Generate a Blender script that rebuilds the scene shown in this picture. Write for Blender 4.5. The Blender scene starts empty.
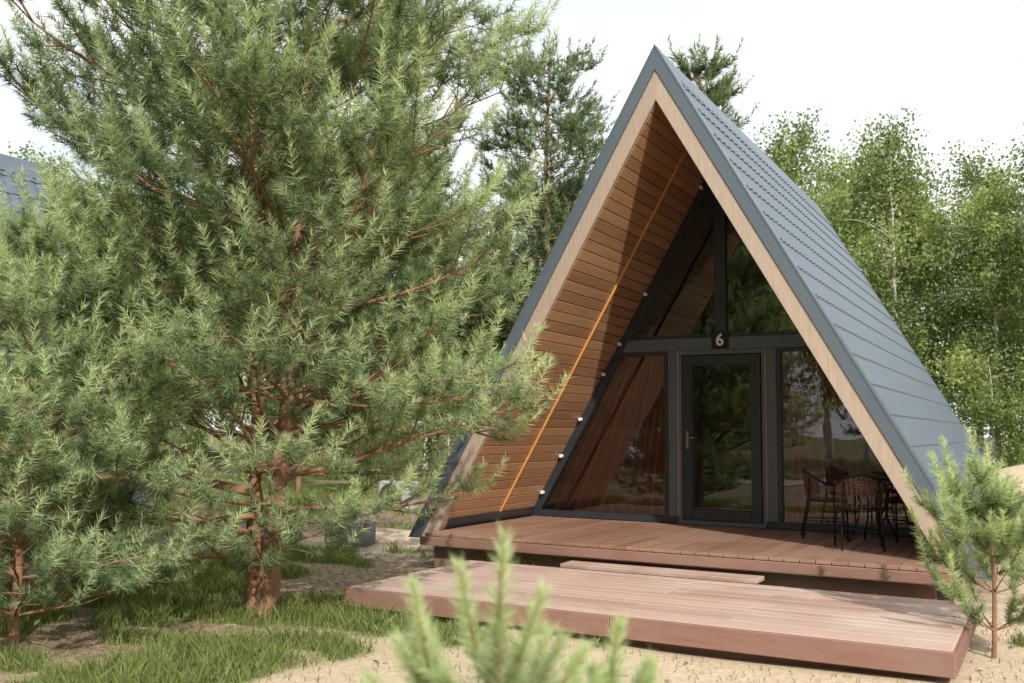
import bpy, math, random, numpy as np
from mathutils import Vector, Matrix, noise
R=math.radians
rnd=random.Random(7)
nr=np.random.default_rng(5)
scene=bpy.context.scene
EYE=1.6
PSI=R(29.0)
cP,sP=math.cos(PSI),math.sin(PSI)
def cw(r,h): # camera right/forward distances -> world xy
    return (r*cP-h*sP, r*sP+h*cP)

# ---------------------------------------------------------------- materials
def new_mat(name):
    m=bpy.data.materials.new(name); m.use_nodes=True
    nt=m.node_tree; nt.nodes.clear()
    return m,nt
def mat(name,c1,c2,rough=.6,nscale=8,stretch=(1,1,1),wn=.7,wt=.5,off=-.1,bump=.15,bdist=.01,metal=0,detail=5,c3=None,c3scale=1.2,spec=.5,coat=0):
    m,nt=new_mat(name); N=nt.nodes.new; L=nt.links.new
    out=N('ShaderNodeOutputMaterial'); p=N('ShaderNodeBsdfPrincipled')
    L(p.outputs[0],out.inputs[0])
    tc=N('ShaderNodeTexCoord'); mp=N('ShaderNodeMapping'); mp.inputs['Scale'].default_value=stretch
    L(tc.outputs['Object'],mp.inputs[0])
    at=N('ShaderNodeAttribute'); at.attribute_name='tone'
    cmb=N('ShaderNodeVectorMath'); cmb.operation='MULTIPLY_ADD'
    cx=N('ShaderNodeCombineXYZ')
    for i in range(3): L(at.outputs['Fac'],cx.inputs[i])
    L(cx.outputs[0],cmb.inputs[0]); cmb.inputs[1].default_value=(17,23,31); L(mp.outputs[0],cmb.inputs[2])
    nz=N('ShaderNodeTexNoise'); nz.inputs['Scale'].default_value=nscale; nz.inputs['Detail'].default_value=detail
    nz.inputs['Roughness'].default_value=.65
    L(cmb.outputs[0],nz.inputs['Vector'])
    a=N('ShaderNodeMath'); a.operation='MULTIPLY_ADD'; L(nz.outputs['Fac'],a.inputs[0]); a.inputs[1].default_value=wn; a.inputs[2].default_value=off
    b=N('ShaderNodeMath'); b.operation='MULTIPLY_ADD'; b.use_clamp=True
    L(at.outputs['Fac'],b.inputs[0]); b.inputs[1].default_value=wt; L(a.outputs[0],b.inputs[2])
    mx=N('ShaderNodeMix'); mx.data_type='RGBA'; L(b.outputs[0],mx.inputs[0])
    mx.inputs[6].default_value=(*c1,1); mx.inputs[7].default_value=(*c2,1)
    col=mx.outputs[2]
    if c3:
        n2=N('ShaderNodeTexNoise'); n2.inputs['Scale'].default_value=c3scale; n2.inputs['Detail'].default_value=4
        L(tc.outputs['Object'],n2.inputs['Vector'])
        rp=N('ShaderNodeMapRange'); rp.inputs[1].default_value=.48; rp.inputs[2].default_value=.68; L(n2.outputs['Fac'],rp.inputs[0])
        m2=N('ShaderNodeMix'); m2.data_type='RGBA'; L(rp.outputs[0],m2.inputs[0]); L(col,m2.inputs[6]); m2.inputs[7].default_value=(*c3,1)
        col=m2.outputs[2]
    L(col,p.inputs['Base Color'])
    p.inputs['Roughness'].default_value=rough; p.inputs['Metallic'].default_value=metal
    p.inputs['Specular IOR Level'].default_value=spec
    if bump:
        bp=N('ShaderNodeBump'); bp.inputs['Strength'].default_value=bump*3; bp.inputs['Distance'].default_value=bdist
        L(nz.outputs['Fac'],bp.inputs['Height']); L(bp.outputs[0],p.inputs['Normal'])
    return m
def leaf_mat(name,c1,c2,trans=.3,rough=.55,tr_col=None):
    m,nt=new_mat(name); N=nt.nodes.new; L=nt.links.new
    out=N('ShaderNodeOutputMaterial'); p=N('ShaderNodeBsdfPrincipled'); t=N('ShaderNodeBsdfTranslucent'); ms=N('ShaderNodeMixShader')
    at=N('ShaderNodeAttribute'); at.attribute_name='tone'
    mx=N('ShaderNodeMix'); mx.data_type='RGBA'; L(at.outputs['Fac'],mx.inputs[0])
    mx.inputs[6].default_value=(*c1,1); mx.inputs[7].default_value=(*c2,1)
    L(mx.outputs[2],p.inputs['Base Color']); p.inputs['Roughness'].default_value=rough; p.inputs['Specular IOR Level'].default_value=.35
    h=N('ShaderNodeMix'); h.data_type='RGBA'; h.blend_type='MULTIPLY'; h.inputs[0].default_value=1
    L(mx.outputs[2],h.inputs[6]); h.inputs[7].default_value=(*(tr_col or (1.6,1.6,.9)),1)
    L(h.outputs[2],t.inputs[0])
    ms.inputs[0].default_value=trans; L(p.outputs[0],ms.inputs[1]); L(t.outputs[0],ms.inputs[2]); L(ms.outputs[0],out.inputs[0])
    return m
M={}
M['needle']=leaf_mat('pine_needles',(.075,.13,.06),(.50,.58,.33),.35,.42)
M['needle_far']=leaf_mat('far_needles',(.07,.11,.055),(.22,.28,.14),.3,.6)
M['birchleaf']=leaf_mat('birch_leaves',(.085,.135,.045),(.40,.46,.18),.42,.5)
M['grass']=leaf_mat('grass_blades',(.08,.12,.03),(.33,.37,.13),.35,.5)
M['bark']=mat('pine_bark',(.11,.065,.043),(.42,.22,.12),.9,9,(1,1,.35),1.5,.2,-.35,.5,.03)
M['birchbark']=mat('birch_bark',(.14,.13,.12),(.70,.68,.62),.8,3,(1,1,3),2.2,.1,-.4,.2)
M['lining']=mat('lining_boards',(.22,.105,.05),(.52,.30,.16),.42,5,(6,.5,6),.8,.45,-.15,.08,.004)
M['barge']=mat('barge_board_wood',(.27,.20,.15),(.52,.41,.32),.6,7,(8,8,.7),.9,.3,-.15,.1,.004)
M['deck']=mat('deck_boards',(.18,.083,.058),(.38,.22,.155),.45,6,(9,.7,9),.8,.45,-.15,.15,.004,c3=(.30,.19,.135),c3scale=1.1)
M['plat']=mat('platform_boards',(.30,.18,.14),(.56,.405,.335),.55,6,(.7,9,9),.8,.45,-.15,.15,.004,c3=(.50,.39,.32),c3scale=1.3)
M['fascia']=mat('fascia_wood',(.16,.075,.055),(.33,.185,.14),.7,5,(.8,5,9),.9,.3,-.15,.2,.004,c3=(.25,.15,.11),c3scale=2)
M['roof']=mat('roof_metal_tile',(.105,.135,.165),(.15,.185,.22),.36,3,(1,1,1),.6,.3,0,.03,.003,metal=.3)
M['flash']=mat('roof_flashing',(.11,.14,.17),(.16,.19,.22),.4,3,(1,1,1),.6,.2,0,.02,.003,metal=.3)
M['frame']=mat('window_frame',(.020,.026,.032),(.032,.038,.046),.35,3,(1,1,1),.6,.2,0,0)
M['framegrey']=mat('door_surround',(.075,.095,.115),(.11,.13,.15),.4,3,(1,1,1),.6,.2,0,0)
M['dark']=mat('dark_structure',(.03,.03,.032),(.05,.05,.05),.8,4,(1,1,1),.6,.2,0,.1)
M['orange']=mat('orange_batten',(.55,.25,.07),(.68,.34,.1),.5,6,(1,1,1),.6,.2,0,0)
M['trimwood']=mat('door_trim_wood',(.40,.24,.12),(.5,.3,.16),.5,6,(1,1,1),.6,.2,0,0)
M['white']=mat('white_plastic',(.68,.68,.66),(.8,.8,.78),.4,5,(1,1,1),.6,.2,0,0)
M['greyp']=mat('grey_plastic',(.36,.37,.38),(.46,.47,.48),.5,5,(1,1,1),.6,.2,0,0)
M['black']=mat('black_metal',(.012,.011,.011),(.022,.02,.019),.45,8,(1,1,1),.6,.2,0,0,spec=.3)
M['rattan']=mat('rattan_weave',(.08,.038,.024),(.20,.10,.065),.5,60,(1,1,1),.9,.3,-.1,.2,.003)
M['curtain']=leaf_mat('curtain_fabric',(.36,.10,.08),(.60,.24,.18),.25,.8,(1.1,.9,.9))
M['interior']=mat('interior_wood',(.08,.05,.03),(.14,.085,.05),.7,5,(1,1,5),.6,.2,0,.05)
M['concrete']=mat('concrete',(.16,.16,.155),(.30,.29,.28),.9,9,(1,1,1),1,.2,-.2,.3,.01)
M['chrome']=mat('handle_metal',(.45,.45,.45),(.6,.6,.6),.25,5,(1,1,1),.5,.2,0,0,metal=1)
M['gravel']=mat('gravel_path',(.26,.24,.21),(.42,.39,.35),.95,20,(1,1,1),1,.2,-.2,.4,.02)
M['debris']=mat('stones_and_chips',(.16,.11,.075),(.46,.38,.30),.9,14,(1,1,1),.5,.8,-.2,.2,.004)
def glass_mat():
    m,nt=new_mat('window_glass'); N=nt.nodes.new; L=nt.links.new
    out=N('ShaderNodeOutputMaterial'); g=N('ShaderNodeBsdfGlossy'); t=N('ShaderNodeBsdfTransparent'); ms=N('ShaderNodeMixShader')
    g.inputs['Roughness'].default_value=0.0; g.inputs['Color'].default_value=(.93,.96,.97,1)
    t.inputs[0].default_value=(.88,.87,.86,1)
    f=N('ShaderNodeFresnel'); f.inputs[0].default_value=1.65
    a=N('ShaderNodeMath'); a.operation='MULTIPLY_ADD'; a.use_clamp=True; L(f.outputs[0],a.inputs[0]); a.inputs[1].default_value=1.3; a.inputs[2].default_value=.04
    nz=N('ShaderNodeTexNoise'); nz.inputs['Scale'].default_value=1.3; tc=N('ShaderNodeTexCoord'); L(tc.outputs['Object'],nz.inputs['Vector'])
    bp=N('ShaderNodeBump'); bp.inputs['Strength'].default_value=.05; bp.inputs['Distance'].default_value=.05; L(nz.outputs['Fac'],bp.inputs['Height'])
    L(bp.outputs[0],g.inputs['Normal'])
    L(a.outputs[0],ms.inputs[0]); L(t.outputs[0],ms.inputs[1]); L(g.outputs[0],ms.inputs[2]); L(ms.outputs[0],out.inputs[0])
    return m
M['glass']=glass_mat()

# ---------------------------------------------------------------- mesh tools
def link(o,parent=None):
    scene.collection.objects.link(o)
    if parent: o.parent=parent
    return o
def empty(name,loc=(0,0,0),rz=0):
    e=bpy.data.objects.new(name,None); e.location=loc; e.rotation_euler=(0,0,rz); e.empty_display_size=.2
    return link(e)
class MB:
    def __init__(s): s.v=[];s.f=[];s.t=[];s.m=[]
    def add(s,vs,fs,tone=None,mi=0):
        if tone is None: tone=rnd.random()
        b=len(s.v); s.v+= [tuple(v) for v in vs]
        s.t+= list(tone) if isinstance(tone,list) else [tone]*len(vs)
        for f in fs: s.f.append([i+b for i in f]); s.m.append(mi)
    def box(s,x0,x1,y0,y1,z0,z1,tone=None,mi=0):
        s.add([(x0,y0,z0),(x1,y0,z0),(x1,y1,z0),(x0,y1,z0),(x0,y0,z1),(x1,y0,z1),(x1,y1,z1),(x0,y1,z1)],
              [(3,2,1,0),(4,5,6,7),(0,1,5,4),(1,2,6,5),(2,3,7,6),(3,0,4,7)],tone,mi)
    def prism(s,poly,y0,y1,tone=None,mi=0):
        n=len(poly)
        vs=[(x,y0,z) for x,z in poly]+[(x,y1,z) for x,z in poly]
        fs=[tuple(range(n)),tuple(range(2*n-1,n-1,-1))]+[(i,i+n,(i+1)%n+n,(i+1)%n) for i in range(n)]
        s.add(vs,fs,tone,mi)
    def tube(s,pts,rads,n=6,tone=None,mi=0,cap=True):
        pts=[Vector(p) for p in pts]
        if tone is None: tone=rnd.random()
        vs=[];fs=[]
        up=Vector((.13,.21,.97))
        for i,p in enumerate(pts):
            d=(pts[min(i+1,len(pts)-1)]-pts[max(i-1,0)])
            if d.length<1e-9: d=Vector((0,0,1))
            d.normalize()
            a=d.cross(up)
            if a.length<.05: a=d.cross(Vector((1,0,0)))
            a.normalize(); b=d.cross(a)
            r=rads[i] if isinstance(rads,(list,tuple)) else rads
            for k in range(n):
                th=2*math.pi*k/n; vs.append(p+a*math.cos(th)*r+b*math.sin(th)*r)
        for i in range(len(pts)-1):
            for k in range(n):
                fs.append((i*n+k,i*n+(k+1)%n,(i+1)*n+(k+1)%n,(i+1)*n+k))
        if cap: fs.append(tuple(range(n-1,-1,-1))); fs.append(tuple((len(pts)-1)*n+k for k in range(n)))
        s.add(vs,fs,tone,mi)
    def cyl(s,c,r,h,n=24,r2=None,tone=None,mi=0,axis='Z'):
        r2=r if r2 is None else r2
        ax={'Z':Vector((0,0,1)),'Y':Vector((0,1,0)),'X':Vector((1,0,0))}[axis]
        c=Vector(c); s.tube([c,c+ax*h],[r,r2],n,tone,mi)
    def build(s,name,mats,parent=None,smooth=False,bevel=0,recalc=True):
        me=bpy.data.meshes.new(name); me.from_pydata(s.v,[],s.f)
        for m in mats: me.materials.append(M[m])
        me.polygons.foreach_set('material_index',s.m)
        at=me.attributes.new('tone','FLOAT','POINT'); at.data.foreach_set('value',np.array(s.t,dtype=np.float32))
        if smooth: me.polygons.foreach_set('use_smooth',[True]*len(me.polygons))
        if recalc:
            import bmesh
            bm=bmesh.new(); bm.from_mesh(me); bmesh.ops.recalc_face_normals(bm,faces=bm.faces); bm.to_mesh(me); bm.free()
        me.update()
        o=bpy.data.objects.new(name,me)
        if bevel:
            b=o.modifiers.new('b','BEVEL'); b.width=bevel; b.segments=1; b.limit_method='ANGLE'
        return link(o,parent)
def tri_mesh(name,mb,LV,LT,mats,leafmat=1,polyn=3):
    nb=len(mb.v)
    V=np.concatenate([np.array(mb.v,dtype=np.float32).reshape(-1,3),LV.astype(np.float32)]) if nb else LV.astype(np.float32)
    loops=[];starts=[];mi=[];c=0
    for f,m in zip(mb.f,mb.m):
        starts.append(c); loops+=f; c+=len(f); mi.append(m)
    K=len(LV)//polyn
    loops=np.concatenate([np.array(loops,dtype=np.int32),np.arange(len(LV),dtype=np.int32)+nb])
    starts=np.concatenate([np.array(starts,dtype=np.int32),c+np.arange(K,dtype=np.int32)*polyn])
    mi=np.concatenate([np.array(mi,dtype=np.int32),np.full(K,leafmat,dtype=np.int32)])
    me=bpy.data.meshes.new(name)
    me.vertices.add(len(V)); me.vertices.foreach_set('co',V.ravel())
    me.loops.add(len(loops)); me.loops.foreach_set('vertex_index',loops)
    me.polygons.add(len(starts)); me.polygons.foreach_set('loop_start',starts)
    for m in mats: me.materials.append(M[m])
    me.polygons.foreach_set('material_index',mi)
    sm=np.zeros(len(starts),dtype=bool); sm[:len(mb.f)]=True
    me.polygons.foreach_set('use_smooth',sm)
    me.update(calc_edges=True)
    at=me.attributes.new('tone','FLOAT','POINT'); at.data.foreach_set('value',np.concatenate([np.array(mb.t,dtype=np.float32),LT.astype(np.float32)]))
    return me
def norm(a): return a/np.maximum(np.linalg.norm(a,axis=-1,keepdims=True),1e-8)
def needles(P,D,L,n,nl,w,tone,a0=68,a1=24):
    K=len(P); P=P[:,None,:]; D=norm(D)[:,None,:]; L=L[:,None,None]
    t=nr.random((K,n,1))
    base=P+D*L*t
    perp=norm(np.cross(np.broadcast_to(D,(K,n,3)),nr.normal(size=(K,n,3))))
    al=np.radians(a0+(a1-a0)*t+nr.normal(size=(K,n,1))*8)
    nd=D*np.cos(al)+perp*np.sin(al)
    ln=nl*(.75+.4*nr.random((K,n,1)))*(1-.2*t)
    side=norm(np.cross(nd,nr.normal(size=(K,n,3))))*w*.5
    V=np.stack([base-side,base+side,base+nd*ln],axis=2).reshape(-1,3)
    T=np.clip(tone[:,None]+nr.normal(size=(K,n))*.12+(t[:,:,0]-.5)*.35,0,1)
    return V,np.repeat(T.ravel(),3)

# ---------------------------------------------------------------- pine generator
def make_pine(name,stems,prof,z0,spacing,nbr,seed,nl=.055,w=.0042,nn=46,sl=(.13,.22),node=.2,twigstep=.14,up=.07,elev=(5,35),extra=None,mats=('bark','needle'),bark_n=10,lowcut=.2,keep=1.0,tube2=True,leafless=.3,brk=1.0,toneb=0.0,ang=(68,24)):
    rg=random.Random(seed); mb=MB(); S=[]
    def rv(a): return Vector((rg.uniform(-a,a),rg.uniform(-a,a),rg.uniform(-a,a)))
    def shoot(p,d,L,tone): S.append((p[0],p[1],p[2],d[0],d[1],d[2],L,tone+toneb))
    def lvl1(p,d,L,r,tone):
        n=max(2,int(L/twigstep)); pts=[p.copy()]; p=p.copy()
        for i in range(n):
            d=(d+rv(.13)+Vector((0,0,up*1.6))).normalized(); q=p+d*(L/n)
            if i/n>=leafless: shoot(p,d,L/n*1.1,tone-.2)
            if i>0:
                for sd in (-1,1):
                    if rg.random()<.85:
                        s=d.cross(Vector((0,0,1))); 
                        if s.length<.1: s=Vector((1,0,0))
                        s.normalize()
                        dd=(d*.75+s*sd*rg.uniform(.5,1)+Vector((0,0,rg.uniform(.05,1.2)))+rv(.2)).normalized()
                        shoot(p+dd*.01,dd,rg.uniform(*sl),tone+rg.uniform(-.1,.25))
            p=q; pts.append(p.copy())
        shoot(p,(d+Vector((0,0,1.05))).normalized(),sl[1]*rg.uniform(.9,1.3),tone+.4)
        if tube2: mb.tube(pts,[r*(1-.7*i/(len(pts)-1)) for i in range(len(pts))],4,mi=0,cap=False)
    def lvl0(p,d,L,r):
        n=max(3,int(L/node)); pts=[p.copy()]; p=p.copy(); tone=rg.uniform(.12,.5)
        for i in range(n):
            t=(i+1)/n
            d=(d+rv(.11)+Vector((0,0,up))).normalized(); p=p+d*(L/n); pts.append(p.copy())
            if t>lowcut:
                for sd in (-1,1):
                    if rg.random()<.85*keep:
                        s=d.cross(Vector((0,0,1))); 
                        if s.length<.1: s=Vector((1,0,0))
                        s.normalize()
                        dd=(d*rg.uniform(.5,.9)+s*sd*rg.uniform(.5,1)+Vector((0,0,rg.uniform(-.3,.6)))).normalized()
                        lvl1(p,dd,(.22+.42*(1-t))*min(L,2.0)*rg.uniform(.6,1.15)+node*.3,r*.35,tone)
        lvl1(p,d,node*1.6,r*.3,tone+.1)
        mb.tube(pts,[r*(1-.75*i/(len(pts)-1)) for i in range(len(pts))],6,mi=0,cap=False)
    for pts,r0,r1 in stems:
        P=[Vector(p) for p in pts]; Q=[]
        for i in range(len(P)-1):
            m=6
            for k in range(m):
                t=k/m; a=P[max(i-1,0)];b=P[i];c=P[i+1];d=P[min(i+2,len(P)-1)]
                Q.append(.5*((2*b)+(c-a)*t+(2*a-5*b+4*c-d)*t*t+(3*b-a-3*c+d)*t**3)+rv(r0*.12))
        Q.append(P[-1])
        N=len(Q); rad=[r0+(r1-r0)*(i/(N-1))**.8 for i in range(N)]
        rad[0]*=1.35; 
        mb.tube(Q,rad,bark_n,mi=0)
        top=Q[-1]; z=z0; az=rg.uniform(0,6.28)
        while z<top.z-.12:
            for i in range(N-1):
                if Q[i].z<=z<=Q[i+1].z: break
            tt=(z-Q[i].z)/max(1e-6,Q[i+1].z-Q[i].z); c=Q[i].lerp(Q[i+1],min(max(tt,0),1))
            nb=nbr+rg.choice([-1,0,0,1])
            for k in range(nb):
                az+=6.283/nb+rg.uniform(-.3,.3)
                L=prof(z,az)*rg.uniform(.75,1.12)
                if L<.12: continue
                e=R(rg.uniform(*elev))
                rr=rad[i]*.28+.008*L
                lvl0(c,Vector((math.cos(az)*math.cos(e),math.sin(az)*math.cos(e),math.sin(e))),L,min(rr,.045*max(1,r0/.1))*brk)
            az+=.6
            z+=spacing*rg.uniform(.8,1.2)
        shoot(top,Vector((0,0,1)),sl[1]*1.6,.8)
        for k in range(5):
            a=k*1.257; shoot(top,Vector((math.cos(a)*.55,math.sin(a)*.55,1)).normalized(),sl[1]*1.1,.75)
    if extra: extra(lvl0,lvl1,mb,rg)
    S=np.array(S)
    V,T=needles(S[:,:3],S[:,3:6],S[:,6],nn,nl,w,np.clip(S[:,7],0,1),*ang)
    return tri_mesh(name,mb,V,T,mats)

def place(name,me,loc,rz=0,sc=1,parent=None,sz=None):
    o=bpy.data.objects.new(name,me); o.location=loc; o.rotation_euler=(0,0,rz); o.scale=(sc,sc,sz or sc)
    return link(o,parent)

# main pine
def RR(r,z,h=0):
    x,y=cw(r,h); return (x,y,z)
px,py=cw(-2.09,8.38)
def prof_main(z,az):
    if z<1.0: b=1.0+.9*z
    elif z<2.0: b=2.05
    elif z<4.4: b=2.35
    else: b=2.35-(z-4.4)*.34
    return b*(.95+.1*math.sin(az*2+z))*.86
def ex_main(l0,l1,mb,rg):
    def lim(r0,z0,dr,dh,dz,L,rad):
        x,y=cw(dr,dh); l0(Vector(RR(r0,z0)),Vector((x,y,dz)).normalized(),L,rad)
    lim(-.1,1.05,-1,-.2,.25,2.0,.05); lim(.1,1.15,1,-.1,.38,1.8,.045)
    lim(.05,.55,.6,-.8,.12,.8,.02); lim(-.05,.5,-.8,-.6,.1,1.2,.02); lim(0,.3,.1,-1,.3,.5,.015)
    lim(-.1,.85,-1,-.5,.0,1.7,.03); lim(-.1,.7,-1,.3,.05,1.9,.03); lim(.1,.9,1,.3,.0,1.5,.03); lim(.1,.8,.8,-.6,.05,1.0,.02)
    lim(-.1,.95,-.5,-1,.05,1.5,.03); lim(.1,1.9,1,-.3,.12,1.75,.03); lim(.1,1.6,1,.1,.0,1.7,.03); lim(.1,2.5,1,-.2,.1,1.8,.03); lim(.1,3.0,1,.2,.1,1.8,.03)
    lim(-.3,3.4,-1,-.2,.3,2.0,.03); lim(-.3,4.0,-.8,-.6,.3,1.9,.03)
me=make_pine('pine_tree_mesh',[([RR(0,-.1),RR(.06,.5),RR(.09,1.0),RR(.16,2.0),RR(.2,3),RR(.24,4.6),RR(.26,7.8)],.12,.02),
                      ([RR(-.06,-.1),RR(-.12,.5,.1),RR(-.13,1.1,.15),RR(-.2,2.2,.2),RR(-.45,3.5,.2),RR(-.8,6.4,.2)],.09,.015)],
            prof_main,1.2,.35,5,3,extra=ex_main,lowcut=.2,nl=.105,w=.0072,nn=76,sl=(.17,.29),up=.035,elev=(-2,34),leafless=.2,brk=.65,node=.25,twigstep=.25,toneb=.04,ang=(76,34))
place('pine_tree',me,(px,py,0))
x2,y2=cw(-3.65,7.3)
me2=make_pine('pine_tree_mesh_b',[([(0,0,-.1),(.03,0,1),(.0,.05,2.2),(.02,0,3.2)],.05,.01)],
            lambda z,a:1.2-.2*max(0,z-1.2) if z<1.6 else 1.1-(z-1.6)*.42,.22,.28,6,11,lowcut=.12,nl=.10,w=.0068,nn=76,sl=(.16,.27),up=.04,leafless=.1,brk=.6,node=.24,twigstep=.24,toneb=.08,ang=(76,34))
place('pine_tree',me2,(x2,y2,0),.5,.92)
x2,y2=cw(-5.0,10.0)
place('pine_tree',me2,(x2,y2,0),2.5,.95)

# small sapling at the right
sap=make_pine('pine_sapling_mesh',[([(0,0,-.05),(.02,0,.5),(.0,.01,1.0),(.0,0,1.20)],.020,.007)],
            lambda z,a:.36-.22*max(0,z-.3),.2,.27,5,21,nl=.078,w=.0060,nn=120,sl=(.13,.20),node=.2,twigstep=.2,lowcut=.3,elev=(10,45),keep=.45,up=.12,leafless=0,toneb=.3,ang=(72,30))
sx,sy=cw(3.35,7.15)
place('pine_sapling',sap,(sx+.12,sy,0),.3,1.0)
def near_sapling(name,loc,h,spec):
    mb=MB(); S=[]
    mb.tube([(0,0,-.05),(.01,0,h*.5),(0,0,h)],[.011,.008,.005],8)
    for (dx,dy,zb,lx,ly,lz,tn) in spec:
        b=Vector((dx,dy,zb)); L=Vector((lx,ly,lz)); root=Vector((0,0,zb-.08))
        mb.tube([root,b],[.004,.003],5); mb.tube([b,b+L],[.004,.003],5)
        S.append((*b,*L.normalized(),L.length,tn)); 
        q=(b-root); S.append((*(root+q*.3),*q.normalized(),q.length*.7,tn-.25))
    S=np.array(S); V,T=needles(S[:,:3],S[:,3:6],S[:,6],260,.05,.0032,np.clip(S[:,7],0,1),62,24)
    me=tri_mesh(name,mb,V,T,('bark','needle')); place('pine_sapling',me,(*loc,0),PSI)
rg=random.Random(4)
h0=1.24
spec=[(0,0,h0,.008,0,.17,1),(-.04,.02,h0-.03,-.03,0,.14,1),(.035,-.02,h0-.04,.04,0,.11,1),(-.12,-.01,h0-.06,-.03,0,.14,1),(-.09,.04,h0-.11,-.05,0,.12,1),
      (.09,.0,h0-.12,.06,0,.09,1),(.12,.02,h0-.2,.07,0,.08,.9),(-.15,0,h0-.17,-.07,0,.09,.9)]
for k in range(20):
    a=rg.uniform(0,6.28); z=rg.uniform(.10,.36); rr=.05+.34*z*rg.uniform(.5,1); dx,dy=rr*math.cos(a),rr*math.sin(a)
    spec.append((dx*1.1-.02,dy,h0-z,dx*.7,dy*.7,rg.uniform(.06,.11),rg.uniform(.6,1)))
near_sapling('near_sapling_a',cw(-.02,1.75),h0,spec)
h1=1.11
spec=[(0,0,h1,.02,0,.12,1),(-.04,.0,h1-.06,-.03,0,.09,1),(.04,.02,h1-.05,.04,0,.09,1)]
for k in range(10):
    a=rg.uniform(0,6.28); z=rg.uniform(.05,.25); rr=.04+.3*z*rg.uniform(.5,1); dx,dy=rr*math.cos(a),rr*math.sin(a)
    spec.append((dx,dy,h1-z,dx*.6,dy*.6,rg.uniform(.06,.1),rg.uniform(.6,1)))
near_sapling('near_sapling_b',cw(.19,1.9),h1,spec)

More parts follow.
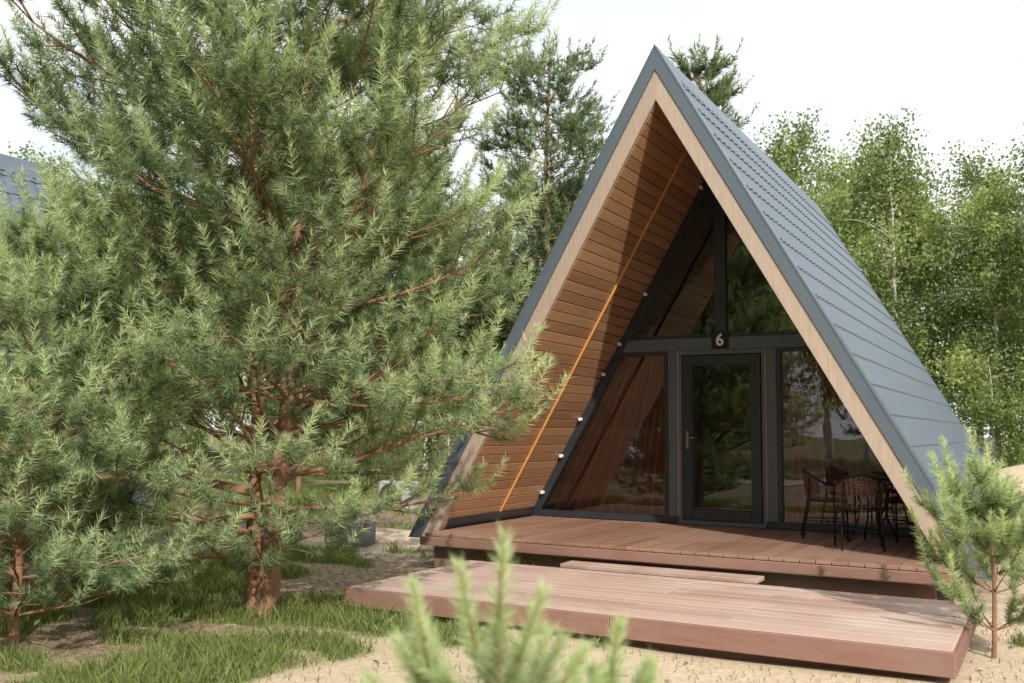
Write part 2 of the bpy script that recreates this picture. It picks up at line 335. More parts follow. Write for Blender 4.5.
# ---------------------------------------------------------------- cabin
ZA=5.71; SL=1.75; CT=1/math.sqrt(1+SL*SL); ST=SL*CT
ZF=.33; Y0=0.0; YW=2.24; YB=8.5; DZ=.42
def hwd(z,d): return (ZA-d/CT-z)/SL
def band(mb,d1,d2,zb,y0,y1,tone=None,mi=0,zt=None):
    for s in (-1,1):
        if zt is None:
            poly=[(s*hwd(zb,d1),zb),(0,ZA-d1/CT),(0,ZA-d2/CT),(s*hwd(zb,d2),zb)]
        else: poly=[(s*hwd(zb,d1),zb),(s*hwd(zt,d1),zt),(s*hwd(zt,d2),zt),(s*hwd(zb,d2),zb)]
        mb.prism(poly,y0,y1,tone,mi)
def build_cabin(name,loc,rz=0,full=True):
    root=empty(name,loc,rz)
    mb=MB(); pitch=.183; row=.35; Ls=(ZA-ZF)/ST
    ys=np.arange(.02,YB,pitch/6)
    ss=[]
    k=0
    while k*row<Ls:
        for q in (0.002,.12,.24,.335,.346):
            if k*row+q<Ls: ss.append((k*row+q,q/row))
        k+=1
    for s in (-1,1):
        V=[];F=[]
        for (sv,fr) in ss:
            for y in ys:
                hgt=.030*abs(math.sin(math.pi*y/pitch))**.8+.018*fr
                x=s*(sv*CT+hgt*ST); z=ZA-sv*ST+hgt*CT
                V.append((x,y,z))
        n=len(ys)
        for i in range(len(ss)-1):
            for j in range(n-1): F.append((i*n+j,i*n+j+1,(i+1)*n+j+1,(i+1)*n+j))
        mb.add(V,F,.5)
    mb.build('roof_tiles',['roof'],root,recalc=False)
    mb=MB(); band(mb,.004,.225,ZF+.02,.01,YB-.02,.5); mb.build('roof_core',['dark'],root)
    mb=MB(); band(mb,-.045,.085,ZF-.02,-.075,.0,.5); band(mb,-.052,-.034,ZF-.02,-.08,.10,.4)
    band(mb,-.045,.12,ZF-.02,YB-.01,YB+.05,.5)
    mb.prism([(-.16,ZA-.20),(0,ZA+.09),(.16,ZA-.20),(.10,ZA-.20),(0,ZA+.0),(-.10,ZA-.20)],.1,YB+.03,.5)
    mb.build('roof_flashing',['flash'],root)
    mb=MB(); band(mb,.087,.255,ZF-.05,-.06,-.008,None)
    mb.build('barge_boards',['barge'],root,bevel=.004)
    mb=MB(); band(mb,.09,.24,ZF,-.008,.012,.3); mb.build('rafter_ends',['dark'],root)
    mb=MB(); bw=.128; g=.007
    Li=(ZA-.25/CT-DZ+.1)/ST; zi=ZA-.252/CT
    for s in (-1,1):
        k=0
        while (k+1)*bw<Li:
            a=k*bw+.02; b=a+bw-g
            def pt(sv,d): return (s*(sv*CT-(d)*ST),zi-sv*ST-(d)*CT+0)
            P=[pt(a,-.02),pt(a,0),pt(a+.006,.006),pt(b-.006,.006),pt(b,0),pt(b,-.02)]
            mb.prism(P,.0,YW+.02)
            k+=1
    mb.build('lining_boards',['lining'],root)
    mb=MB(); band(mb,.226,.2265,DZ-.1,.02,YW,.5); mb.build('lining_backing',['dark'],root)
    mb=MB(); yb=1.24
    P=[(-hwd(DZ+.02,.262),DZ+.02),(-hwd(4.95,.262),4.95),(-hwd(4.95,.285),4.95),(-hwd(DZ+.02,.285),DZ+.02)]
    mb.prism(P,yb,yb+.03,.5); mb.build('orange_batten',['orange'],root)
    f=MB(); y0,y1=YW,YW+.09
    band(f,.262,.36,DZ+.0,y0-.02,y1,.3)
    def hrow(z0,z1,pro=0,mi=0):
        w0=hwd(z0,.34);w1=hwd(z1,.34)
        f.prism([(-w0,z0),(w0,z0),(w1,z1),(-w1,z1)],y0-pro,y1-.003,.4,mi)
    hrow(DZ+.004,DZ+.09,.0)
    hrow(2.64,2.80,.012,1)
    hrow(4.42,4.50,.004)
    f.box(-.075,.075,y0-.004,y1-.005,2.8,4.42,.4)
    for s in (-1,1):
        a,b=sorted((s*.56,s*.70)); f.box(a,b,y0-.008,y1-.004,DZ+.09,2.64,.4,1)
        a,b=sorted((s*.70,s*.755)); f.box(a,b,y0-.004,y1-.006,DZ+.09,2.64,.4,0)
        for z0,z1 in ((2.8,2.84),(4.38,4.42)):
            a,b=sorted((s*.075,s*hwd(z1,.35))); f.box(a,b,y0+.002,y1-.007,z0,z1,.4,0)
        a,b=sorted((s*.755,s*hwd(2.6,.35))); f.box(a,b,y0+.002,y1-.007,2.59,2.64,.4,0)
    w=hwd(4.5,.30); f.prism([(-w,4.5),(w,4.5),(0,4.5+w*SL)],y0+.03,y1-.02,.2)
    f.build('window_frame',['frame','framegrey'],root,bevel=.004)
    d=MB()
    for s in (-1,1):
        a,b=sorted((s*.515,s*.558)); d.box(a,b,y0-.012,y1-.01,DZ+.03,2.62,.4,1)
        a,b=sorted((s*.378,s*.505)); d.box(a,b,y0-.022,y1-.03,DZ+.06,2.57,.4,0)
    d.box(-.378,.378,y0-.022,y1-.03,DZ+.06,DZ+.20,.4,0); d.box(-.378,.378,y0-.022,y1-.03,2.44,2.57,.4,0)
    d.box(-.558,.558,y0-.013,y1-.01,2.58,2.638,.4,1); d.box(-.56,.56,y0-.04,y1-.01,DZ+.005,DZ+.055,.5,1)
    for z in (.8,2.2): d.cyl((.51,y0-.035,z),.012,.1,8,mi=0)
    d.build('door',['frame','framegrey'],root,bevel=.004)
    d=MB()
    for s in (-1,1):
        a,b=sorted((s*.559,s*.570)); d.box(a,b,y0-.014,y1-.02,DZ+.09,2.635,.4)
    d.build('door_trim',['trimwood'],root)
    d=MB(); d.box(-.455,-.42,y0-.032,y0-.022,1.38,1.60); d.tube([(-.437,y0-.03,1.52),(-.437,y0-.075,1.52),(-.33,y0-.08,1.52)],.009,8)
    d.cyl((-.437,y0-.04,1.42),.012,.015,8,axis='Y'); d.build('door_handle',['chrome'],root)
    gl=MB(); yg=y0+.04
    gl.add([(-.378,yg,DZ+.2),(.378,yg,DZ+.2),(.378,yg,2.44),(-.378,yg,2.44)],[(0,1,2,3)],.5)
    for s in (-1,1):
        gl.add([(s*.755,yg,DZ+.09),(s*hwd(DZ+.09,.34),yg,DZ+.09),(s*hwd(2.6,.34),yg,2.6),(s*.755,yg,2.6)],[(0,1,2,3) if s>0 else (3,2,1,0)],.5)
        gl.add([(s*.075,yg,2.83),(s*hwd(2.83,.34),yg,2.83),(s*hwd(4.4,.34),yg,4.4),(s*.075,yg,4.4)],[(0,1,2,3) if s>0 else (3,2,1,0)],.5)
    gl.build('window_glass',['glass'],root,recalc=False)
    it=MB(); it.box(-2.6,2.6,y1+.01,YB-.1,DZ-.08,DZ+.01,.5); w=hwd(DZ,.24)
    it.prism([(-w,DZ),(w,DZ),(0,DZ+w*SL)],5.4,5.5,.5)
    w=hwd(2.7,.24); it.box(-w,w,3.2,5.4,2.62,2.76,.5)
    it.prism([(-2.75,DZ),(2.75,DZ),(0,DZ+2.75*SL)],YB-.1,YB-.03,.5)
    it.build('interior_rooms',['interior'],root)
    cu=MB()
    def curtain(xa,xb,za,zb,y,top_xa=None,top_xb=None):
        n=int(abs(xb-xa)/.009); V=[];F=[];TT=[]
        for j in range(9):
            v=j/8; z=za+(zb-za)*v
            for i in range(n+1):
                u=i/n
                A=xa+((top_xa if top_xa is not None else xa)-xa)*v; B=xb+((top_xb if top_xb is not None else xb)-xb)*v
                x=A+(B-A)*u; ph=u*n*.009*40+1.6*math.sin(u*9)
                V.append((x,y+.075*math.sin(ph)+.02*math.sin(u*57+v*2),z)); TT.append(.45+.2*math.sin(u*31+1))
        for j in range(8):
            for i in range(n): F.append((j*(n+1)+i,j*(n+1)+i+1,(j+1)*(n+1)+i+1,(j+1)*(n+1)+i))
        cu.add(V,F,TT)
    curtain(-2.5,-.72,DZ+.03,2.6,YW+.18,-1.42,-.62)
    curtain(.66,2.5,DZ+.03,2.6,YW+.18,.66,1.42)
    cu.build('curtains',['curtain'],root,smooth=True,recalc=False)
    sp=MB()
    for z in (.75,1.25,1.75,2.35,2.75,3.4,4.75):
        for s in (-1,1):
            x=s*(hwd(z,.29)); sp.cyl((x,YW-.09,z),.024,.05,10,axis='Y',mi=0); sp.box(x-.015,x+.015,YW-.045,YW-.02,z-.015,z+.015,.4,1)
    sp.build('spot_lights',['white','frame'],root)
    n=MB(); n.box(-.11,.11,y0-.03,y0-.013,2.65,2.86,.2); n.build('number_plate',['black'],root,bevel=.003)
    cu_=bpy.data.curves.new('house_number','FONT'); cu_.body='6'; cu_.size=.21; cu_.extrude=.002; cu_.align_x='CENTER'; cu_.align_y='CENTER'; cu_.offset=.004
    cu_.materials.append(M['white'])
    o=bpy.data.objects.new('house_number',cu_); o.location=(0,y0-.034,2.755); o.rotation_euler=(R(90),0,0); link(o,root)
    dk=MB(); x=-2.66; 
    while x<2.75:
        lim=YW if abs(x+.07)<2.62 else -.10
        dk.box(x,x+.138,-.45,lim,DZ-.032,DZ+rnd.uniform(-.002,.001)); x+=.145
    dk.build('deck_boards',['deck'],root,bevel=.003)
    fa=MB(); fa.box(-2.68,2.82,-.50,-.455,DZ-.13,DZ-.035,.6); fa.box(-2.70,-2.665,-.49,-.1,DZ-.13,DZ-.04,.5); fa.box(2.805,2.84,-.49,-.1,DZ-.13,DZ-.04,.5)
    fa.box(-2.6,2.7,-.34,-.30,DZ-.40,DZ-.14,.1)
    fa.build('deck_fascia',['fascia'],root,bevel=.004)
    fo=MB(); 
    fo.box(-2.6,2.6,.2,YB-.2,-.1,DZ-.05,.5); fo.build('foundation',['dark'],root)
    sk=MB()
    for s in (-1,1):
        P=[(s*hwd(DZ+.003,.262),DZ+.003),(s*hwd(DZ+.13,.262),DZ+.13),(s*hwd(DZ+.13,.285),DZ+.13),(s*hwd(DZ+.003,.285),DZ+.003)]
        sk.prism(P,.05,YW-.03,.4)
    sk.build('skirting',['frame'],root)
    return root
CX,CY=-3.64,9.8
cab=build_cabin('a_frame_cabin',(CX,CY,0))
def dup_cabin(loc,rz):
    e=empty('a_frame_cabin',loc,rz)
    for c in cab.children:
        o=bpy.data.objects.new(c.name.split('.')[0],c.data); o.location=c.location; o.rotation_euler=c.rotation_euler; link(o,e)
        for md in c.modifiers:
            b=o.modifiers.new('b','BEVEL'); b.width=md.width; b.segments=1; b.limit_method='ANGLE'
dup_cabin((-14.1,1.1,0),0)
dup_cabin((-19.5,-13,0),R(180))
st=empty('step',(0,0,0)); m=MB(); m.box(-4.4,-2.4,8.98,9.10,.215,.255); m.box(-4.4,-2.4,9.106,9.25,.215,.256); m.box(-4.3,-2.45,9.16,9.20,0,.212,.1)
for x in (-4.35,-3.4,-2.5): m.box(x,x+.05,9.0,9.155,0,.212,.1)
m.build('step_boards',['plat'],st,bevel=.004)
pl=empty('wooden_platform',(0,0,0)); m=MB(); X0,X1=-5.42,-.60; PT=.225; YP=6.88; y=YP
while y<8.78:
    cuts=[X0,X0+rnd.choice([1.65,2.5,3.3]),X1]
    for a,b in zip(cuts[:-1],cuts[1:]): m.box(a+.002,b-.002,y,y+.136,PT-.03,PT+rnd.uniform(-.004,.002))
    y+=.145
m.build('platform_boards',['plat'],pl,bevel=.004)
m=MB()
for a,b in ((X0-.02,X0+2.48),(X0+2.485,X1+.02)): m.box(a,b,YP-.05,YP-.004,PT-.16,PT-.002)
m.box(X0-.02,X0+.02,YP,8.8,PT-.2,PT-.033); m.box(X1-.02,X1+.025,YP,8.8,PT-.16,PT-.033)
m.box(X0+.1,X1-.1,YP+.1,YP+.16,-.02,PT-.035,.1); m.box(X0+.1,X1-.1,8.6,8.66,-.02,PT-.035,.1)
m.build('platform_fascia',['fascia'],pl,bevel=.005)

# ---------------------------------------------------------------- furniture
def chair(loc,rz):
    root=empty('rattan_chair',loc,rz); fr=MB(); wv=MB()
    def hoop(z,zb,rx,ry,n=18):
        P=[]
        for i in range(n+1):
            a=math.pi*(-.08+1.16*i/n)
            x=rx*math.cos(a); y=-ry*math.sin(a)
            P.append((x,y,z+(zb-z)*max(0,math.sin(a))**1.2))
        return P
    top=hoop(.60,.76,.25,.25); mid=hoop(.42,.42,.22,.21)
    T=[(.23,.2,.0),(.235,.2,.45),(.24,.16,.57)]+top+[(-.24,.16,.57),(-.235,.2,.45),(-.23,.2,0)]
    fr.tube(T,.011,8)
    ring=[(.22*math.cos(a),.21*math.sin(a)*1.0,.42) for a in np.linspace(0,2*math.pi,25)]
    fr.tube(ring,.010,6,cap=False)
    for s in (-1,1):
        fr.tube([(s*.2,-.27,0),(s*.18,-.19,.42),(s*.17,-.19,.68)],.010,8)
        fr.tube([(s*.23,.2,.2),(s*.2,-.23,.2)],.007,6)
    fr.tube([(-.22,.0,.2),(.22,.0,.2)],.007,6); fr.tube([(-.23,.19,.41),(.23,.19,.41)],.009,6)
    n=len(top)
    for i in range(3,n-3):
        a=Vector(top[i]); b=Vector(mid[i]); t=(Vector(top[i+1])-Vector(top[i-1])).normalized()*.008
        q=(a-b)
        V=[b-t,b+t,b+q*.5+t-Vector((0,.012,0)),b+q*.5-t-Vector((0,.012,0)),a+t,a-t]
        wv.add(V,[(0,1,2,3),(3,2,4,5)])
    for fz in (.42,.5,.58,.66,.74,.82,.9):
        P=[Vector(mid[i]).lerp(Vector(top[i]),fz) for i in range(3,n-3)]
        wv.tube(P,.009,4,cap=False)
    for k in range(-8,9):
        y=k*.024; w=.215*math.sqrt(max(0,1-(y/.21)**2)); 
        if w>.03: wv.box(-w,w,y-.0095,y+.0095,.424,.432)
    for k in range(-4,5):
        x=k*.045; w=.205*math.sqrt(max(0,1-(x/.22)**2)); wv.box(x-.006,x+.006,-w,w,.4325,.437)
    fr.build('frame',['black'],root,smooth=True); wv.build('woven_seat_and_back',['rattan'],root)
def table(loc):
    root=empty('round_table',loc); m=MB()
    m.cyl((0,0,.69),.30,.016,32); m.build('table_top',['black'],root,bevel=.003)
    m=MB(); m.tube([(.3*math.cos(a),.3*math.sin(a),.69) for a in np.linspace(0,2*math.pi,33)],.012,6,cap=False)
    for k in range(4):
        a=k*math.pi/2+.5; c,s=math.cos(a),math.sin(a)
        m.tube([(.27*c,.27*s,0),(.16*c,.16*s,.25),(.13*c,.13*s,.42),(.24*c,.24*s,.685)],.010,6)
    m.tube([(.14*math.cos(a),.14*math.sin(a),.36) for a in np.linspace(0,2*math.pi,21)],.007,6,cap=False)
    m.build('table_frame',['black'],root,smooth=True)
chair((-2.25,11.42,DZ),R(-75)); chair((-1.75,10.55,DZ),R(15)); chair((-1.45,11.68,DZ),R(120)); table((-1.72,11.2,DZ))

# air conditioner
x,y=cw(-2.0,17.5)
ac=empty('air_conditioner_unit',(x,y,.05),R(10)); m=MB(); m.box(-.34,.34,-.13,.13,.12,.62,.5); m.build('casing',['greyp'],ac,bevel=.02)
m=MB()
for k in range(8):
    rr=.03+.025*k; m.tube([(-.1+rr*math.cos(a),-.145,.37+rr*math.sin(a)) for a in np.linspace(0,2*math.pi,25)],.004,4,cap=False)
m.cyl((-.1,-.135,.37),.21,.006,28,axis='Y')
m.box(-.30,-.24,-.12,.12,0,.12); m.box(.24,.30,-.12,.12,0,.12)
m.build('fan_grille',['dark'],ac)
# concrete well ring
x,y=cw(-2.15,13.2)
m=MB(); n=28
prof=[(.34,0),(.34,.36),(.28,.36),(.28,.05)]
V=[];F=[]
for i in range(n):
    a=2*math.pi*i/n
    for r_,z_ in prof: V.append((r_*math.cos(a),r_*math.sin(a),z_))
for i in range(n):
    j=(i+1)%n
    for k in range(3): F.append((i*4+k,j*4+k,j*4+k+1,i*4+k+1))
m.add(V,F,.5); o=m.build('concrete_well_ring',['concrete'],None); o.location=(x,y,0)

# ---------------------------------------------------------------- ground
def gmask(x,y):
    v=noise.fractal(Vector((x*.55,y*.55,3.1)),1.0,2.0,4)*.9+noise.noise(Vector((x*2.2,y*2.2,9)))*.55
    d=math.hypot(x+4,y-6)
    b=-.10
    b-= .75*math.exp(-(((x+1.8)/2.4)**2+((y-5.4)/1.5)**2))
    b+= .30*math.exp(-(((x+7)/3.6)**2+((y-5.4)/3.0)**2))
    b+= .30*min(1,max(0,(d-9)/8))
    b-= .6*math.exp(-(((x-1.5)/3)**2+((y-14)/8)**2))
    if 8.9<y<9.4 and -6<x<-1: b+=.5
    return v+b
def ghgt(x,y):
    z=noise.fractal(Vector((x*.35,y*.35,1)),1,2,3)*.035
    d=math.hypot(x+4,y-8)
    if d>22: z+=.02*(d-22)*.3
    gx,gy=.8,22.5
    z+=1.15*math.exp(-(((x-gx)/3.4)**2+((y-gy)/2.0)**2))
    for (ax,ay,aw,ah) in ((-8.5,11.5,1.2,.15),(-11,16,2,.5),(2.2,12,1.2,.15)):
        z+=ah*math.exp(-(((x-ax)/aw)**2+((y-ay)/aw)**2))
    return z
fine=list(np.arange(-17,4.01,.14)); far=[-400,-250,-150,-100,-70,-50,-38,-30,-24,-20]
xs=far+fine+[5,6,7,9,12,16,22,30,45,70,120,250,400]
ysn=[-400,-250,-120,-70,-45,-30,-20,-14,-9,-5,-2]+list(np.arange(0,13,.14))+list(np.arange(13.2,28,.5))+[30,34,40,50,65,90,150,280,450]
V=[];T=[];T2=[]
for y in ysn:
    for x in xs:
        V.append((x,y,ghgt(x,y) if abs(x)<100 and abs(y)<100 else 0)); 
        mound=math.exp(-(((x-.8)/3.4)**2+((y-22.5)/2.0)**2))
        g=gmask(x,y)-mound
        T.append(min(1,max(0,.5+g*1.6)))
        T2.append(min(1,mound*1.5+1.2*math.exp(-(((x+2.0)/3.6)**4+((y-6)/3.5)**4))+math.exp(-(((x-1.5)/3)**2+((y-14)/8)**2))+.8*math.exp(-(((x+8)/1.6)**2+((y-11)/1.6)**2))))
nx=len(xs)
F=[(j*nx+i,j*nx+i+1,(j+1)*nx+i+1,(j+1)*nx+i) for j in range(len(ysn)-1) for i in range(nx-1)]
me=bpy.data.meshes.new('ground'); me.from_pydata(V,[],F)
at=me.attributes.new('tone','FLOAT','POINT'); at.data.foreach_set('value',np.array(T,dtype=np.float32))
at=me.attributes.new('sandy','FLOAT','POINT'); at.data.foreach_set('value',np.array(T2,dtype=np.float32))
me.polygons.foreach_set('use_smooth',[True]*len(me.polygons))
m,nt=new_mat('ground_soil'); N=nt.nodes.new; L=nt.links.new
out=N('ShaderNodeOutputMaterial'); p=N('ShaderNodeBsdfPrincipled'); L(p.outputs[0],out.inputs[0]); p.inputs['Roughness'].default_value=.95; p.inputs['Specular IOR Level'].default_value=.15
tc=N('ShaderNodeTexCoord')
def nz(s,d=6,r=.6):
    n=N('ShaderNodeTexNoise'); n.inputs['Scale'].default_value=s; n.inputs['Detail'].default_value=d; n.inputs['Roughness'].default_value=r; L(tc.outputs['Object'],n.inputs['Vector']); return n
def ramp(src,a,b):
    r=N('ShaderNodeMapRange'); r.inputs[1].default_value=a; r.inputs[2].default_value=b; L(src,r.inputs[0]); return r.outputs[0]
def mix(f,a,b):
    x=N('ShaderNodeMix'); x.data_type='RGBA'; L(f,x.inputs[0])
    for i,c in ((6,a),(7,b)):
        if isinstance(c,tuple): x.inputs[i].default_value=(*c,1)
        else: L(c,x.inputs[i])
    return x.outputs[2]
def madd(a,b,k=1.0):
    x=N('ShaderNodeMath'); x.operation='MULTIPLY_ADD'; L(a,x.inputs[0]); x.inputs[1].default_value=k; L(b,x.inputs[2]); return x.outputs[0]
n2=nz(22,8,.7); n3=nz(5,6); n4=nz(90,3)
sand=mix(ramp(n2.outputs['Fac'],.30,.62),(.40,.30,.20),(.60,.48,.35))
soil=mix(ramp(n2.outputs['Fac'],.4,.62),(.12,.085,.055),(.34,.25,.175))
a2=N('ShaderNodeAttribute'); a2.attribute_name='sandy'
base=mix(ramp(madd(a2.outputs['Fac'],n3.outputs['Fac'],.6),.62,.95),soil,sand)
green=mix(ramp(n4.outputs['Fac'],.35,.65),(.07,.09,.025),(.18,.21,.07))
at=N('ShaderNodeAttribute'); at.attribute_name='tone'
ad=N('ShaderNodeMath'); ad.operation='ADD'; L(at.outputs['Fac'],ad.inputs[0]); L(n2.outputs['Fac'],ad.inputs[1])
L(mix(ramp(ad.outputs[0],.9,1.35),base,green),p.inputs['Base Color'])
bp=N('ShaderNodeBump'); bp.inputs['Strength'].default_value=.55; bp.inputs['Distance'].default_value=.02; L(n2.outputs['Fac'],bp.inputs['Height']); L(bp.outputs[0],p.inputs['Normal'])
me.materials.append(m); link(bpy.data.objects.new('ground',me))
mb=MB(); mb.add([(-60,-8.5,.03),(40,-8.5,.03),(40,-5.5,.03),(-60,-5.5,.03)],[(0,1,2,3)],.5); mb.build('gravel_path',['gravel'])
mb=MB(); k=0
while k<1700:
    x=rnd.uniform(-11,1); y=rnd.uniform(3,10)
    if (-5.5<x<-.5 and 6.7<y<9.1) or (-6.6<x<-.6 and y>9.2): continue
    s=rnd.choice([.006,.009,.012,.02])*rnd.uniform(.7,1.4); a=rnd.uniform(0,3.14); z=ghgt(x,y)
    lx=s*rnd.choice([1,1,2.6]); c,sn=math.cos(a),math.sin(a)
    V=[]
    for (ux,uy,uz) in ((-1,-.5,0),(.9,-.6,0),(1,.6,0),(-.8,.7,0),(-.6,-.3,.8),(.6,-.35,.7),(.5,.4,.9),(-.5,.4,.7)):
        V.append((x+ux*lx*c-uy*s*sn,y+ux*lx*sn+uy*s*c,z+uz*s*.8-.001))
    mb.add(V,[(4,5,6,7),(0,1,5,4),(1,2,6,5),(2,3,7,6),(3,0,4,7)]); k+=1
mb.build('stones_and_bark_chips',['debris'])

def blades(name,N0,xr,yr,thr,hr,w,maxd=None):
    X=nr.uniform(*xr,N0*3); Y=nr.uniform(*yr,N0*3); P=[]
    for x,y in zip(X,Y):
        if -5.48<x<-.55 and 6.76<y<8.85: continue
        if -6.5<x<-.9 and y>9.28: continue
        if -6.9<x<-.3 and y>9.7 and y<18.5: continue
        if -17.2<x<-11 and .9<y<9.7: continue
        g=gmask(x,y)
        if rnd.random()>min(1,max(.05,(g-thr+.08)*5)): continue
        P.append((x,y,ghgt(x,y),min(1,max(.3,.5+g))))
        if len(P)>=N0: break
    P=np.array(P); K=len(P); 
    a=nr.uniform(0,6.28,K); H=nr.uniform(hr[0],hr[1],K)*P[:,3]; lean=nr.uniform(0,1.0,K); la=nr.uniform(0,6.28,K)
    b=P[:,:3]; s=np.stack([np.cos(a),np.sin(a),0*a],1)*w*.5
    mid=b+np.stack([np.cos(la)*lean*H*.3,np.sin(la)*lean*H*.3,H*.55],1)
    tip=b+np.stack([np.cos(la)*lean*H,np.sin(la)*lean*H,H],1)
    V=np.stack([b-s,b+s,mid+s*.8,tip,mid-s*.8],1).reshape(-1,3)
    T=np.repeat(np.clip(nr.normal(.42,.28,K),0,1),5)
    me=tri_mesh(name,MB(),V,T,['grass'],0,5); link(bpy.data.objects.new(name,me))
blades('grass',80000,(-12,.8),(3.0,10.2),.05,(.04,.19),.007)
blades('grass_field',30000,(-17,4),(9,26),.0,(.08,.22),.012)

# ---------------------------------------------------------------- forest
def birch(name,H,seed,nleaf,ls,crown0=.22,cr=2.2,lm='birchleaf'):
    rg=random.Random(seed); mb=MB(); C=[]
    P=[Vector((0,0,-.2))]; d=Vector((rg.uniform(-.05,.05),rg.uniform(-.05,.05),1))
    n=14
    for i in range(n): d=(d+Vector((rg.uniform(-.07,.07),rg.uniform(-.07,.07),.25))).normalized(); P.append(P[-1]+d*(H+.2)/n)
    mb.tube(P,[.013*H*(1-.9*i/n) for i in range(n+1)],7,mi=0)
    nb=int(H*4.5)
    for k in range(nb):
        t=crown0+(1-crown0)*k/nb; f=t*n; i=min(int(f),n-1); p=P[i].lerp(P[i+1],f-i)
        az=rg.uniform(0,6.28); L=cr*(math.sin(math.pi*min(1,(t-crown0)/(1-crown0)*.85+.12))**.7)*rg.uniform(.6,1.2)
        e=rg.uniform(.3,.9); q=p.copy(); dd=Vector((math.cos(az)*math.cos(e),math.sin(az)*math.cos(e),math.sin(e))); pts=[q.copy()]
        tone=rg.uniform(.05,.85)
        for j in range(5):
            dd=(dd+Vector((rg.uniform(-.2,.2),rg.uniform(-.2,.2),-.12))).normalized(); q=q+dd*L/5; pts.append(q.copy())
            if j>=1:
                for c in range(3):
                    o=Vector((rg.gauss(0,.3),rg.gauss(0,.3),rg.gauss(-.08,.28)))*(cr/2.2); C.append((*(q+o),rg.uniform(.12,.3)*cr/2.2,tone+rg.uniform(-.15,.15)))
        mb.tube(pts,[.028*(H/13)*(1-.8*j/5) for j in range(6)],4,mi=0,cap=False)
    C=np.array(C); idx=nr.integers(0,len(C),nleaf); c=C[idx]
    pos=c[:,:3]+nr.normal(size=(nleaf,3))*c[:,3:4]*np.array([1,1,1.25])
    a=norm(nr.normal(size=(nleaf,3))); b=norm(np.cross(a,nr.normal(size=(nleaf,3))))
    s=ls*nr.uniform(.6,1.2,(nleaf,1))
    V=np.stack([pos-a*s*.5,pos+b*s*.36,pos+a*s*.5,pos-b*s*.36],1).reshape(-1,3)
    T=np.repeat(np.clip(c[:,4]+nr.normal(size=nleaf)*.12,0,1),4)
    return tri_mesh(name,mb,V,T,['birchbark',lm],1,4)
B=[birch('birch_mesh_a',13,1,17000,.16,.22,2.5),birch('birch_mesh_b',12,2,15000,.16,.3,2.3),birch('birch_mesh_c',13.5,3,18000,.16,.25,2.8)]
BU=[birch('shrub_mesh',4.5,4,8000,.13,.02,1.9),birch('shrub_mesh_b',3,5,5000,.12,.0,1.6)]
fk=dict(nl=.26,w=.034,nn=26,sl=(.35,.6),node=.45,twigstep=.36,up=.04,elev=(-5,35),mats=('bark','needle_far'),lowcut=.2,bark_n=8,leafless=.2,brk=.7)
FP=[make_pine('far_pine_mesh',[([(0,0,-.2),(.1,0,5),(0,.1,10),(.05,0,15)],.19,.04)],lambda z,a:(.4+.75*math.sin(math.pi*min(1,(z-3.5)/11.5*.8+.15)))*1.9,4.5,.72,5,51,**fk),
    make_pine('far_pine_mesh_b',[([(0,0,-.2),(-.1,0,5),(0,-.1,9),(.05,0,13)],.17,.04)],lambda z,a:2.3-(z-2)*.17,2.0,.7,5,52,**fk)]
fo=empty('distant_forest')
def put(me,x,y,sc,nm): place(nm,me,(x,y,ghgt(x,y)-.1),rnd.uniform(0,6.28),sc,fo,sc*rnd.uniform(.92,1.08))
for rad,step in ((35,2.6),(39,2.6),(44,2.7)):
    az=-86
    while az<42:
        a=R(az); r_=rad+rnd.uniform(-1.8,1.8)
        x,y=r_*math.sin(a),r_*math.cos(a)
        pp=.45 if az<-24 else .0
        k=1+(rad-35)*.011
        if rnd.random()<pp: put(rnd.choice(FP),x,y,rnd.uniform(.66,.82)*k,'pine')
        else: put(rnd.choice(B),x,y,(rnd.uniform(.74,.88) if az>-14 else rnd.uniform(.64,.8))*k,'birch')
        az+=math.degrees(step/rad)*rnd.uniform(.8,1.25)
az=-86
while az<42:
    a=R(az); r_=32.5+rnd.uniform(-2,1.5); put(rnd.choice(BU),r_*math.sin(a),r_*math.cos(a),rnd.uniform(.5,1.0),'shrub'); az+=rnd.uniform(2.5,4.2)
az=110
while az<290:
    a=R(az); r_=33+rnd.uniform(-3,6); put(rnd.choice(B+FP),-6+r_*math.sin(a),r_*math.cos(a)+4,rnd.uniform(.8,1.05),'birch'); az+=rnd.uniform(3,5)
x,y=cw(1.2,33); place('tall_pine_tree',FP[0],(x,y,0),1.0,.98)
x,y=cw(5.9,30); place('tall_pine_tree',FP[1],(x,y,0),2.0,1.02)
for (r_,h_,s_,rz) in ((-7.5,19,.8,1),(-5.2,24,1.0,2),(-10,22,1.1,3),(-3.2,22,.8,4.2)):
    x,y=cw(r_,h_); place('pine_tree',FP[1],(x,y,0),rz,s_*.45)
for (x,y,s_) in ((-9,-11,.5),(-14,-18,.6),(-3,-16,.55),(-6,-20,.7)):
    place('pine_tree',FP[1],(x,y,0),x,s_)

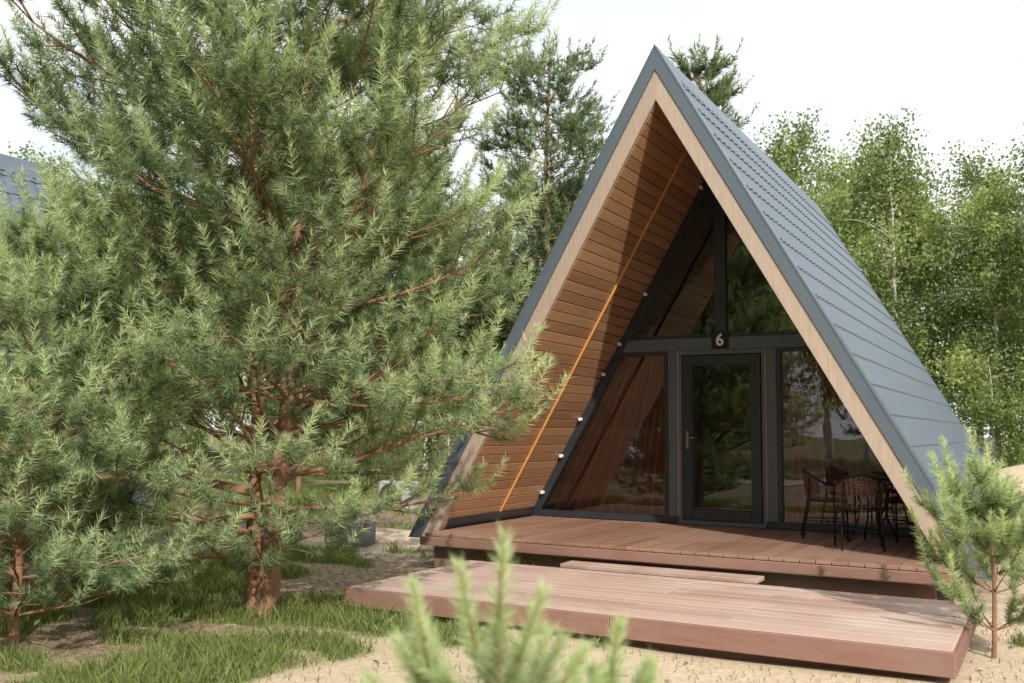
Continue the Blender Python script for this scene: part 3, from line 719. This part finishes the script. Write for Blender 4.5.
# ---------------------------------------------------------------- sky, sun
SD=Vector((.70,-.71,0)).normalized(); EL=R(36)
sun=bpy.data.lights.new('sun','SUN'); sun.energy=5.0; sun.angle=R(.6); sun.color=(1,.94,.85)
so=bpy.data.objects.new('sun',sun); link(so)
dirv=Vector((SD.x*math.cos(EL),SD.y*math.cos(EL),math.sin(EL)))
so.rotation_euler=dirv.to_track_quat('Z','Y').to_euler()
w=bpy.data.worlds.new('World'); scene.world=w; w.use_nodes=True; nt=w.node_tree; nt.nodes.clear(); N=nt.nodes.new; L=nt.links.new
out=N('ShaderNodeOutputWorld'); bg=N('ShaderNodeBackground'); bg.inputs[1].default_value=.15; L(bg.outputs[0],out.inputs[0])
sky=N('ShaderNodeTexSky'); sky.sky_type='NISHITA'; sky.sun_disc=False; sky.sun_elevation=EL; sky.sun_rotation=math.atan2(SD.x,SD.y); sky.dust_density=1.5
tc=N('ShaderNodeTexCoord'); mp=N('ShaderNodeMapping'); mp.inputs['Scale'].default_value=(1,1,2.4); L(tc.outputs['Generated'],mp.inputs[0])
n=N('ShaderNodeTexNoise'); n.inputs['Scale'].default_value=3.1; n.inputs['Detail'].default_value=8; n.inputs['Roughness'].default_value=.55; L(mp.outputs[0],n.inputs['Vector'])
r=N('ShaderNodeMapRange'); r.inputs[1].default_value=.40; r.inputs[2].default_value=.58; r.inputs[3].default_value=.15; L(n.outputs['Fac'],r.inputs[0])
haze=N('ShaderNodeMix'); haze.data_type='RGBA'; haze.inputs[0].default_value=.78; L(sky.outputs[0],haze.inputs[6]); haze.inputs[7].default_value=(7.3,7.9,8.5,1)
mx=N('ShaderNodeMix'); mx.data_type='RGBA'; L(r.outputs[0],mx.inputs[0]); L(haze.outputs[2],mx.inputs[6]); mx.inputs[7].default_value=(8.3,8.4,8.5,1)
L(mx.outputs[2],bg.inputs[0])
# ---------------------------------------------------------------- camera
cam=bpy.data.cameras.new('camera'); co=bpy.data.objects.new('camera',cam); link(co)
cam.sensor_width=36; cam.lens=970*36/1024; cam.clip_end=1500; cam.clip_start=.05
co.matrix_world=Matrix.Translation((0,0,EYE))@Matrix.Rotation(PSI,4,'Z')@Matrix.Rotation(R(90+5.2),4,'X')@Matrix.Rotation(R(.5),4,'Z')
cam.dof.use_dof=True; cam.dof.focus_distance=10; cam.dof.aperture_fstop=2.8
scene.camera=co
scene.view_settings.view_transform='Standard'; scene.view_settings.look='None'; scene.view_settings.exposure=0
